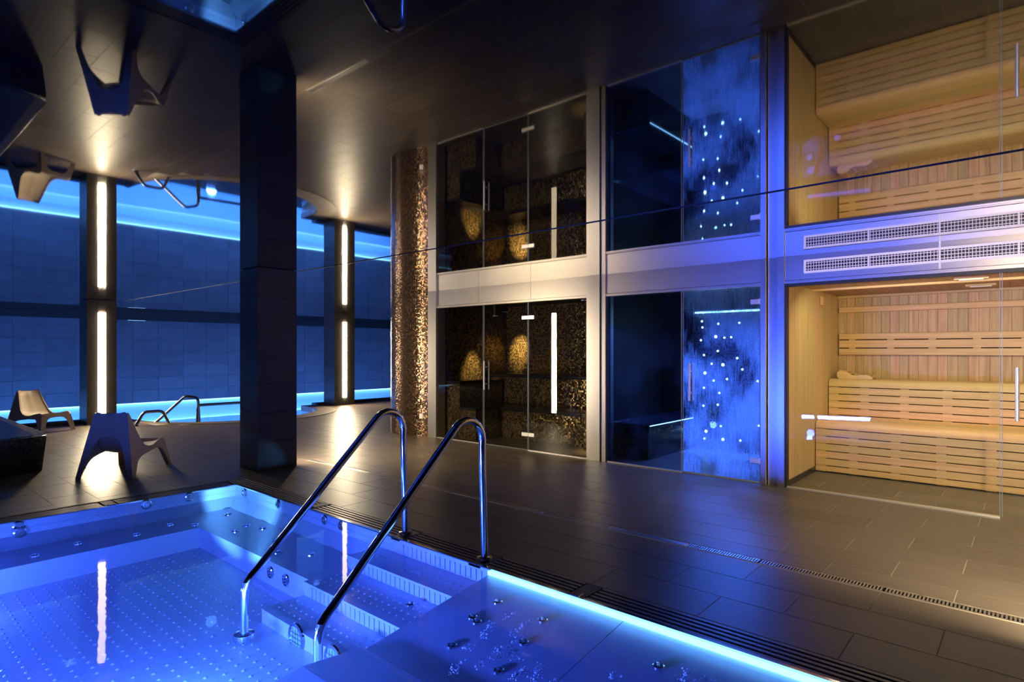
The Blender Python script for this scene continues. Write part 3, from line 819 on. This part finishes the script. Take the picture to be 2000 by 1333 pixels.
# ------------------------------------------------------------------ shower cabin with star lights
tag(obj('wall_shower_back', G().box(-3.67, -2.0, 8.2, 8.27, 0, 1.93), M['smosaic']), 'mosaic shower back wall set with blue star lights', 'wall', kind='structure')
tag(obj('wall_shower_rear', G().box(-4.15, -2.0, 8.30, 8.4, 0, 2.2), M['black']), 'black wall above the lit shower mosaic', 'wall', kind='structure')
tag(obj('wall_shower_pier', G().box(-4.15, -3.67, 8.12, 8.29, 0, 2.2), M['black']), 'dark pier left of the lit shower mosaic', 'wall', kind='structure')
tag(obj('wall_shower_left', G().box(-4.155, -4.145, 6.60, 8.11, 0, 2.2), M['black']), 'black side wall behind the shower bench', 'wall', kind='structure')
tag(obj('wall_shower_right', G().box(-2.12, -2.0, 6.62, 8.19, 0, 2.2), M['smosaic']), 'mosaic side wall behind the wet shower door', 'wall', kind='structure')
cl = thing('ledge_light', 'bright blue strip light along the top of the shower wall', 'light', (-2.9, 8.19, 1.93))
obj('diffuser', G().box(-0.76, 0.78, -0.03, 0.03, 0.0, 0.02, 0.003), M['blueled'], cl)
obj('holder', G().box(-0.77, 0.79, 0.0, 0.05, 0.02, 0.035), M['satin'], cl)
stars = [(1371, 628), (1372, 640), (1403, 633), (1369, 665), (1398, 658), (1415, 660), (1428, 659), (1444, 631), (1375, 694), (1412, 713), (1377, 729), (1394, 744), (1375, 758), (1405, 768), (1374, 793), (1402, 791), (1379, 843), (1408, 833), (1412, 859), (1446, 861), (1376, 857), (1390, 711), (1402, 686), (1440, 700), (1480, 745), (1482, 832), (1450, 722), (1420, 741)]
ORD = ['topmost', 'second', 'third', 'fourth', 'fifth', 'sixth', 'seventh', 'eighth', 'ninth', 'tenth', 'eleventh', 'twelfth', 'thirteenth', 'fourteenth', 'fifteenth', 'sixteenth', 'seventeenth', 'eighteenth', 'nineteenth', 'twentieth', 'twenty-first', 'twenty-second', 'twenty-third', 'twenty-fourth', 'twenty-fifth', 'twenty-sixth', 'twenty-seventh', 'lowest']
stars.sort(key=lambda q: q[1])
for i, (u, v) in enumerate(stars):
    dx = FWD[0] + (u - 1000) / F_PX * RGT[0]; dy = FWD[1] + (u - 1000) / F_PX * RGT[1]
    d = 8.192 / dy
    x_, z_ = d * dx, CAM_H + (HOR - v) / F_PX * d
    big = 0.018 if (u, v) in ((1379, 843), (1412, 859), (1398, 658), (1412, 713), (1377, 729)) else 0.011
    t = thing('star_light', ('tiny blue star light, %s counting down the shower wall' % ORD[i]) if 0 < i < 27 else ('tiny blue star light, %s in the shower wall' % ORD[i]), 'light', (x_, 8.19, z_), group='star lights in the shower wall')
    obj('bulb', G().lathe([(0.0001, -big * 0.8), (big * 0.7, -big * 0.55), (big, 0.0), (big, 0.01)], 10, axis='y'), M['star'], t, True)
    obj('bezel', G().lathe([(big, 0.004), (big + 0.004, 0.0), (big + 0.004, 0.01)], 10, axis='y'), M['satin'], t, True)
sb = thing('shower_bench', 'black stone bench with a thin blue light line in the shower', 'bench')
obj('body', G().box(-4.14, -3.70, 6.86, 8.1, 0.0, 0.40), M['bmosaic'], sb)
obj('top_slab', G().box(-4.14, -3.66, 6.81, 8.1, 0.40, 0.45, 0.006), M['stone'], sb)
obj('light_line', G().box(-3.658, -3.652, 6.83, 8.1, 0.436, 0.446), M['blueled'], sb)
# ------------------------------------------------------------------ whirlpool
XL, YT = -6.25, 2.78
XE, YE = 0.9, -1.6
ZF, ZS = -0.38, -0.20
SW = 0.58
tub = thing('whirlpool', 'sunken stainless steel whirlpool glowing blue', 'whirlpool', (XL, YT, 0))
def T(g, name, mat, smooth=False, parent=None, **k):
    g.v = [(a - XL, b_ - YT, c) for a, b_, c in g.v]
    return obj(name, g, mat, parent or tub, smooth, **k)
T(G().box(XL - 0.02, XE, YE, YT + 0.02, ZF - 0.03, ZF), 'basin_floor', M['tub'])
T(G().box(XL - 0.02, XL, YE, YT, ZF, -0.004), 'left_wall', M['tub'])
T(G().box(XL, XE, YT, YT + 0.02, ZF, -0.004), 'rear_wall', M['tub'])
T(G().box(XE, XE + 0.03, YE, YT, ZF, -0.002), 'right_wall', M['tub'])
T(G().box(XL, XE, YE - 0.03, YE, ZF, -0.002), 'front_wall', M['tub'])
# weld lines on the walls
T(G().box(XL, XL + 0.003, YE, YT, -0.062, -0.058), 'weld_line', M['tubd'])
T(G().box(XL, -3.6, YT - 0.003, YT, -0.062, -0.058), 'weld_line', M['tubd'])
# seats: sloping backs and flat tops
seatL = T(G().prism([(XL, -0.11), (XL + 0.10, ZS), (XL + SW, ZS), (XL + SW, ZF), (XL, ZF)], 'xz', YE, YT), 'seat', M['tub'])
seatR = T(G().prism([(YT, -0.11), (YT - 0.10, ZS), (YT - SW, ZS), (YT - SW, ZF), (YT, ZF)], 'yz', XL + SW, -3.80), 'seat', M['tub'])
T(G().prism([(YT, -0.11), (YT - 0.10, ZS), (YT, ZS)], 'yz', XL + 0.05, XL + SW), 'seat_back', M['tub'])
# steps
steps = [(-0.11, 2.51, -3.80), (-0.20, 2.16, -3.80), (-0.29, 1.86, -3.80)]
xr = -2.62
for i, (z, yf, xl) in enumerate(steps):
    yb = YT if i == 0 else steps[i - 1][1]
    s_ = T(G().box(xl, xr, yf, yb, ZF, z), 'step', M['tub'])
    T(G().box(xl, xr, yf - 0.004, yf + 0.05, z - 0.002, z + 0.004), 'nosing', M['tub'], parent=s_)
# raised studs on floor, steps (too many to pick apart)
def studs(rects, pitch, r, zoff, name='stud_pattern'):
    g = G()
    for (x0, x1, y0, y1, z) in rects:
        nx, ny = int((x1 - x0) / pitch), int((y1 - y0) / pitch)
        for i in range(nx):
            for j in range(ny):
                x = x0 + (i + 0.5 + (0.25 if j % 2 else -0.25)) * pitch; y_ = y0 + (j + 0.5) * pitch
                V = [(x + r * math.cos(a * PI / 3), y_ + r * math.sin(a * PI / 3), z) for a in range(6)] + [(x, y_, z + zoff)]
                g.add(V, [(a, (a + 1) % 6, 6) for a in range(6)])
    o = T(g, name, M['tub']); o['kind'] = 'stuff'
studs([(XL + SW + 0.06, -3.75, -0.6, YT - SW - 0.06, ZF), (-3.75, -2.65, -0.4, 1.80, ZF)], 0.085, 0.013, 0.008)
studs([(-3.72, xr - 0.02, 2.565, 2.76, -0.11), (-3.75, xr - 0.02, 2.215, 2.50, -0.20), (-3.75, xr - 0.02, 1.915, 2.15, -0.29)], 0.065, 0.011, 0.008)
# rippled risers
g = G()
for (y_, za, zb, x0, x1) in [(2.507, -0.195, -0.125, -3.7, xr), (2.157, -0.285, -0.215, -3.7, xr), (YT - 0.004, -0.10, -0.03, -3.5, xr)]:
    x = x0
    while x < x1: g.box(x, x + 0.012, y_ - 0.004, y_ + 0.002, za, zb); x += 0.05
o = T(g, 'riser_ribs', M['tub']); o['kind'] = 'stuff'
# jets
def jet(x, y_, z, axis, s=1.0, mat='chrome'):
    r = 0.045 * s
    prof = [(0.0001, 0.016), (r * 0.30, 0.016), (r * 0.38, 0.004), (r * 0.70, 0.004), (r * 0.78, 0.014), (r, 0.010), (r * 1.06, 0.0)]
    if axis == '-y': prof = [(a, -b_) for a, b_ in prof]
    j = T(G().lathe(prof, 16, (x, y_, z), axis.strip('-')), 'jet', M[mat], True)
    return j
for y_ in (1.02, 1.95, 2.33): jet(XL + 0.001, y_, -0.04, 'x')
for y_ in (1.02,): jet(XL + 0.03, y_, -0.085, 'x')
for x in (-6.05, -5.35, -4.55, -4.30): jet(x, YT - 0.001, -0.045, '-y', 0.9)
for (x, y_) in [(-5.95, 0.75), (-5.85, 1.05), (-5.95, 1.35), (-5.85, 1.75), (-5.95, 2.05), (-5.78, 2.2), (-5.9, 2.55), (-5.4, 2.5), (-5.3, 2.35), (-5.2, 2.55), (-4.75, 2.45), (-4.5, 2.33), (-4.25, 2.48)]:
    jet(x, y_, ZS, 'z', 0.75)
for x in (-4.35, -4.12): jet(x, YT - SW - 0.001, -0.28, '-y', 1.0)
for x in (-3.35, -2.95):      # round lamp grilles in the lowest step
    l_ = T(G().lathe([(0.0001, -0.008), (0.066, -0.008), (0.072, 0.0)], 22, (x, 1.859, -0.335), 'y'), 'lamp_lens', M['lens'], True)
    T(G().lathe([(0.066, -0.008), (0.070, -0.016), (0.086, -0.012), (0.09, 0.0)], 22, (x, 1.859, -0.335), 'y'), 'lamp_ring', M['chrome'], True, parent=l_)
    g = G()
    for k in range(3): g.box(x - 0.06, x + 0.06, 1.846, 1.850, -0.365 + k * 0.028, -0.359 + k * 0.028).box(x - 0.032 + k * 0.028, x - 0.026 + k * 0.028, 1.846, 1.850, -0.39, -0.28)
    T(g, 'lamp_grille', M['chrome'], parent=l_)
for (x, y_) in [(-5.2, 0.30), (-3.3, 0.15)]:
    T(G().lathe([(0.0001, 0.02), (0.06, 0.02), (0.075, 0.0)], 18, (x, y_, ZF), 'z'), 'lamp_lens', M['lens'], True)
# lounger: three stainless panels just under the water
lg = T(G().prism([(YT, -0.03), (1.84, -0.155), (1.84, ZF), (YT, ZF)], 'yz', xr, -1.637), 'lounger_panel', M['tubd'])
lg2 = T(G().prism([(YT, -0.03), (1.84, -0.155), (1.84, ZF), (YT, ZF)], 'yz', -1.633, XE), 'lounger_panel', M['tubd'])
T(G().prism([(1.838, -0.155), (1.50, -0.12), (1.50, ZF), (1.838, ZF)], 'yz', xr - 0.03, XE), 'lounger_knee', M['tub'])
T(G().prism([(1.498, -0.12), (0.2, -0.30), (0.2, ZF), (1.498, ZF)], 'yz', xr - 0.03, XE), 'lounger_foot', M['tubd'])
def lounger_z(y_): return -0.03 - 0.125 * (YT - y_) / (YT - 1.84)
for (u, v) in [(972, 1188), (931, 1217), (1060, 1224), (882, 1252), (1022, 1257), (973, 1299), (1286, 1315)]:
    d = (CAM_H + 0.09) * F_PX / (v - HOR); l = (u - 1000) / F_PX * d
    x, y_ = d * FWD[0] + l * RGT[0], d * FWD[1] + l * RGT[1]
    jet(x, y_, lounger_z(y_) - 0.001, 'z', 0.62)
jet(-2.35, 2.35, lounger_z(2.35), 'z', 0.62); jet(-2.95, 2.40, -0.20, 'z', 0.62)
# light strip along the rear rim
T(G().box(xr, XE - 0.02, YT - 0.022, YT - 0.001, -0.028, -0.006), 'rim_light', M['rimled'])
# rim
T(G().box(XL - 0.03, XE, YT, YT + 0.022, -0.004, 0.004), 'rim', M['chrome']); T(G().box(XL - 0.022, XL, YE, YT + 0.022, -0.004, 0.004), 'rim', M['chrome'])
tag(obj('whirlpool_water', G().add([(XL, YE, -0.003), (XE, YE, -0.003), (XE, YT, -0.003), (XL, YT, -0.003)], [(0, 1, 2, 3)]), M['water']),
    'still clear water filling the blue whirlpool to the rim', 'water', kind='stuff')

# foam bubbles drifting over the lounger
g = G(); br_ = random.Random(3)
def water_xy(u, v):
    d = CAM_H * F_PX / (v - HOR); l = (u - 1000) / F_PX * d
    return d * FWD[0] + l * RGT[0], d * FWD[1] + l * RGT[1]
streaks = [((940, 1245), (962, 1215), 40), ((985, 1205), (1003, 1192), 14), ((1000, 1240), (1035, 1205), 46), ((958, 1275), (1010, 1250), 60), ((960, 1282), (1012, 1262), 70), ((880, 1310), (905, 1290), 40), ((930, 1300), (955, 1285), 24), ((1000, 1320), (1030, 1300), 46), ((1040, 1325), (1060, 1295), 70), ((1070, 1332), (1100, 1328), 30), ((1190, 1320), (1210, 1312), 30), ((1335, 1328), (1345, 1305), 60), ((1350, 1332), (1392, 1318), 60), ((1005, 1285), (1022, 1278), 20), ((900, 1262), (930, 1258), 10)]
for (a_, b_, n_) in streaks:
    for _ in range(n_):
        q = br_.random()
        x, y_ = water_xy(a_[0] + (b_[0] - a_[0]) * q + br_.gauss(0, 5), a_[1] + (b_[1] - a_[1]) * q + br_.gauss(0, 4))
        r = br_.choice((0.0022, 0.003, 0.004, 0.006)) * br_.uniform(0.7, 1.1)
        V_ = [(x + r * math.cos(k * PI / 3), y_ + r * math.sin(k * PI / 3), -0.012) for k in range(6)] + [(x + 0.6 * r * math.cos(k * PI / 3), y_ + 0.6 * r * math.sin(k * PI / 3), -0.012 + r * 0.7) for k in range(6)] + [(x, y_, -0.012 + r)]
        g.add(V_, [(k, (k + 1) % 6, 6 + (k + 1) % 6, 6 + k) for k in range(6)] + [(6 + k, 6 + (k + 1) % 6, 12) for k in range(6)])
tag(obj('foam_bubbles', g, M['foam']), 'streaks of tiny foam bubbles on the water over the lounger', 'foam', kind='stuff')

# overflow grates
def grate(label, p0, p1, axis, nsl=5, w0=0.0, width=0.205):
    """slats running along the pool edge"""
    t = thing('overflow_grate', label, 'grate', group='overflow grates around the whirlpool')
    for k in range(nsl):
        a = w0 + 0.006 + k * (width / nsl)
        b_ = a + width / nsl - 0.014
        if axis == 'x': g = G().box(p0, p1, YT + 0.022 + a, YT + 0.022 + b_, -0.02, 0.0, 0.003)
        else: g = G().box(XL - 0.022 - b_, XL - 0.022 - a, p0, p1, -0.02, 0.0, 0.003)
        obj('slat', g, M['slat'], t)
    q = p0 + 0.12
    while q < p1:
        if axis == 'x': obj('crossbar', G().box(q, q + 0.02, YT + 0.022, YT + 0.022 + width, -0.035, -0.018), M['slat'], t)
        else: obj('crossbar', G().box(XL - 0.022 - width, XL - 0.022, q, q + 0.02, -0.035, -0.018), M['slat'], t)
        q += 0.5
    return t
def bracket(label, x, y_, rz):
    t = thing('grate_bracket', label, 'bracket', (x, y_, -0.024), rz, group='brackets between the grates')
    obj('body', G().box(-0.05, 0.05, -0.105, 0.105, -0.005, 0.026, 0.006), M['black'], t)
    obj('clip', G().box(-0.03, 0.03, -0.12, -0.06, 0.024, 0.032, 0.003), M['chrome'], t)
obj_g = tag(obj('gutter', G().box(XL - 0.26, XE, YT + 0.022, YT + 0.235, -0.10, -0.05).box(XL - 0.26, XL - 0.022, YE, YT + 0.022, -0.10, -0.05), M['black']), 'black gutter under the overflow grates', 'gutter', kind='structure')
bx = [-6.48, -4.86, -3.59, -2.76, -1.97, 0.0, 0.9]
nm = ['left end of the rear edge', 'stretch before the first handrail', 'stretch between the two handrails', 'short stretch right of the handrails', 'near right stretch of the rear edge', 'last stretch out of view']
for i in range(6):
    grate('dark slatted overflow grate, ' + nm[i], bx[i] + (0.06 if i else 0), bx[i + 1] - 0.06, 'x')
by = [-1.6, 0.60, 1.68, 2.78]
nl = ['nearest stretch of the left edge', 'middle stretch of the left edge', 'rear stretch of the left edge']
for i in range(3): grate('dark slatted overflow grate, ' + nl[i], by[i] + 0.06, by[i + 1] - (0.06 if i < 2 else 0), 'y')
bracket('black grate bracket left of the first handrail', -4.86, YT + 0.125, 0)
bracket('black grate bracket right of the handrails', -1.97, YT + 0.125, 0)
bracket('black grate bracket at the left edge by the chair shadow', XL - 0.125, 1.68, PI / 2)

# handrails
def handrail(label, X):
    t = thing('handrail', label, 'handrail', (X, 2.885, 0.004), group='whirlpool handrails')
    pts = [(0, 2.875, 0.0), (0, 2.855, 0.80), (0, 2.835, 1.06), (0, 2.60, 0.90), (0, 1.665, -0.005), (0, 1.648, -0.07), (0, 1.648, -0.33)]
    P = [(0, 2.878, 0.0), (0, 2.868, 0.33), (0, 2.855, 0.76)]
    # rounded top
    cyy, cz, r = 2.718, 0.80, 0.145
    for k in range(13):
        a = math.radians(0 + (137) * k / 12)
        P.append((0, cyy - 0.006 + r * math.cos(a), cz + r * math.sin(a)))
    P.append((0, 2.27, 0.575)); P.append((0, 1.93, 0.245)); P.append((0, 1.73, 0.052))
    for q in [(0, 1.695, 0.022), (0, 1.668, -0.012), (0, 1.652, -0.052), (0, 1.648, -0.10), (0, 1.648, -0.375)]: P.append(q)
    obj('tube', G().tube([(a, b_ - 2.885, c) for a, b_, c in P], 0.0245, 18), M['chrome'], t, True)
    obj('collar', G().lathe([(0.024, -0.065), (0.052, -0.058), (0.062, -0.035), (0.058, -0.012), (0.024, -0.004)], 20, (0, 1.648 - 2.885, -0.30)), M['chrome'], t, True)
    obj('foot_bracket', G().box(-0.06, 0.06, -0.105, 0.105, -0.028, -0.002, 0.006), M['black'], t)
    obj('foot_socket', G().lathe([(0.05, 0.0), (0.05, 0.012), (0.026, 0.02)], 18, (0, -0.007, 0.004)), M['chrome'], t, True)
handrail('left curved steel handrail of the whirlpool steps', -3.59)
handrail('right curved steel handrail of the whirlpool steps', -2.76)

# ------------------------------------------------------------------ floor drain channel
dc = thing('drain_channel', 'long slotted steel drain channel set into the tiled floor', 'drain', (0, 4.07, 0))
obj('trough', G().box(-7.0, 3.0, -0.04, 0.04, -0.05, -0.03), M['black'], dc)
edges = [-7.0, -5.75, -4.35, -3.2, -2.55, -1.88, -1.37, -0.66, 0.15, 1.0, 2.0, 3.0]
for i, (a, b_) in enumerate(zip(edges[:-1], edges[1:])):
    g = G()
    slotted = i >= 5 or i in (1, 3)
    if not slotted:
        g.box(a + 0.003, b_ - 0.003, -0.036, 0.036, -0.015, -0.001, 0.003)
    else:
        g.box(a + 0.003, b_ - 0.003, -0.036, -0.028, -0.015, -0.001).box(a + 0.003, b_ - 0.003, 0.028, 0.036, -0.015, -0.001)
        x = a + 0.006
        while x < b_ - 0.01: g.box(x, x + 0.009, -0.028, 0.028, -0.012, -0.001); x += 0.018
    obj('cover_plate', g, M['drain'], dc)

# ------------------------------------------------------------------ chairs
def solid(pts3, thick, nrm):
    n = len(pts3); nv = Vector(nrm).normalized() * thick
    a = [Vector(p) for p in pts3]; b_ = [p + nv for p in a]
    return G().add(a + b_, [tuple(range(n)), tuple(range(2 * n - 1, n - 1, -1))] + [(i, i + n, (i + 1) % n + n, (i + 1) % n) for i in range(n)])
def chair(label, loc, rz):
    t = thing('lounge_chair', label, 'chair', loc, rz, group='moulded beige lounge chairs')
    H = 0.71
    def hw(z): return 0.30 - 0.125 * (z / H)
    # back panel with rear legs
    def bx_(z): return -0.43 + 0.13 * (z / H)
    def leg_arch(a0, b0, zt, a1, b1, zb=None):
        """trapezoid opening with rounded upper corners: feet at a0 / b0, shoulders at a1 / b1"""
        zb = zt if zb is None else zb
        P0 = [Vector((a0, 0)), Vector((a1, zt)), Vector((b1, zb)), Vector((b0, 0))]
        res = []
        for i in (1, 2):
            p, q, r_ = P0[i - 1], P0[i], P0[i + 1]
            s0 = q + (p - q) * 0.38; e0 = q + (r_ - q) * 0.30
            if i == 2: s0 = q + (p - q) * 0.30; e0 = q + (r_ - q) * 0.38
            for k in range(6):
                t_ = k / 5; v_ = s0 * (1 - t_) ** 2 + q * 2 * t_ * (1 - t_) + e0 * t_ * t_
                res.append((v_.x, v_.y))
        return [(a0, 0.0)] + res + [(b0, 0.0)]
    out = [(-1.0, 0.0)] + leg_arch(-0.84, 0.84, 0.44, -0.58, 0.58) + [(1.0, 0.0)]
    out += [(1.0, 0.60), (0.97, 0.665), (0.90, 0.702), (0.78, 0.712), (0.45, 0.690), (0.0, 0.672), (-0.45, 0.690), (-0.78, 0.712), (-0.90, 0.702), (-0.97, 0.665), (-1.0, 0.60)]
    P = [(bx_(z), s * hw(z), z) for s, z in out]
    obj('back_panel', solid(P, 0.016, (1, 0, -0.18)), M['plastic'], t, True, autosmooth=40)
    # side panels with both legs
    for s in (-1, 1):
        sp = [(-0.43, 0.0)] + leg_arch(-0.365, 0.385, 0.195, -0.245, 0.285, 0.25) + [(0.43, 0.0), (0.415, 0.10), (0.395, 0.22), (0.365, 0.315), (0.33, 0.335), (0.25, 0.325),
              (0.10, 0.285), (0.0, 0.285), (-0.07, 0.31), (-0.13, 0.37), (-0.20, 0.52), (-0.255, 0.66), (-0.28, 0.70), (-0.305, 0.70)]
        P = [(x, s * hw(z) , z) for x, z in sp]
        obj('side_panel', solid(P, 0.018, (0, -s, -0.1)), M['plastic'], t, True, autosmooth=40)
    # front apron and front legs
    def fx(z): return 0.43 - 0.06 * (z / 0.33)
    out = [(-1.0, 0.0)] + leg_arch(-0.80, 0.80, 0.25, -0.62, 0.62) + [(1.0, 0.0), (1.0, 0.31), (0.8, 0.325), (-0.8, 0.325), (-1.0, 0.31)]
    P = [(fx(z), s * hw(z), z) for s, z in out]
    obj('front_panel', solid(P, 0.016, (-1, 0, -0.15)), M['plastic'], t, True, autosmooth=40)
    # moulded seat and back shell
    prof = [(-0.300, 0.700), (-0.275, 0.690), (-0.235, 0.60), (-0.185, 0.47), (-0.135, 0.36), (-0.085, 0.295), (-0.02, 0.252), (0.06, 0.245), (0.16, 0.270), (0.26, 0.305), (0.33, 0.325), (0.365, 0.318), (0.385, 0.29)]
    V = []; Fc = []; NW = 12
    for i, (x, z) in enumerate(prof):
        for k in range(NW + 1):
            s = -1 + 2 * k / NW
            dip = 0.030 * (1 - s * s) * (0.4 if i in (0, 1, len(prof) - 1) else 1)
            ridge = 0.010 * math.exp(-(s / 0.12) ** 2)
            sl = Vector((-1, 0, 0)) if i < 4 else Vector((0, 0, -1))
            p = Vector((x, s * (hw(z) - 0.004), z)) + sl * (dip - ridge * 0.6)
            V.append(p)
    for i in range(len(prof) - 1):
        for k in range(NW):
            a = i * (NW + 1) + k; Fc.append((a, a + 1, a + NW + 2, a + NW + 1))
    so = obj('seat_shell', G().add(V, Fc), M['plastic'], t, True, autosmooth=60)
    md = so.modifiers.new('thick', 'SOLIDIFY'); md.thickness = 0.014; md.offset = -1
    return t
chair('beige moulded lounge chair seen from behind, beside the whirlpool', (-7.975, 2.28, 0), math.radians(135.5))
chair('beige moulded lounge chair by the pool, behind the black mosaic bench', (-13.05, 2.42, 0), math.radians(25))

# ------------------------------------------------------------------ black mosaic lounge bench at the left
mbn = thing('mosaic_bench', 'low black mosaic lounge bench at the left edge', 'bench', (-8.6, 1.65, 0))
outl = [(-8.62, 1.66), (-8.56, 1.60), (-8.46, 1.30), (-8.30, 0.85), (-8.25, 0.3), (-8.3, -1.2), (-12.2, -1.2), (-12.2, 1.70), (-8.75, 1.68)]
b = bmesh.new()
bot = [b.verts.new((x + 8.6, y_ - 1.65, 0.0)) for x, y_ in [(p[0] - 0.09 * (p[0] > -9), p[1] - 0.03 * (p[1] > 1.5)) for p in outl]]
top = [b.verts.new((x + 8.6, y_ - 1.65, 0.42)) for x, y_ in outl]
b.faces.new(bot[::-1]); tf = b.faces.new(top)
for i in range(len(outl)):
    j = (i + 1) % len(outl); b.faces.new((bot[i], bot[j], top[j], top[i]))
bmesh.ops.bevel(b, geom=[e for e in tf.edges], offset=0.035, segments=3, affect='EDGES', profile=0.5)
obj('mosaic_body', G().bm(b), M['bmosaic'], mbn, True, autosmooth=30)
obj('stone_top', G().prism([(x * 0.97 + 8.6 - 0.28, y_ * 0.94 - 1.65 - 0.02) for x, y_ in outl], 'xy', 0.418, 0.428), M['stone'], mbn)
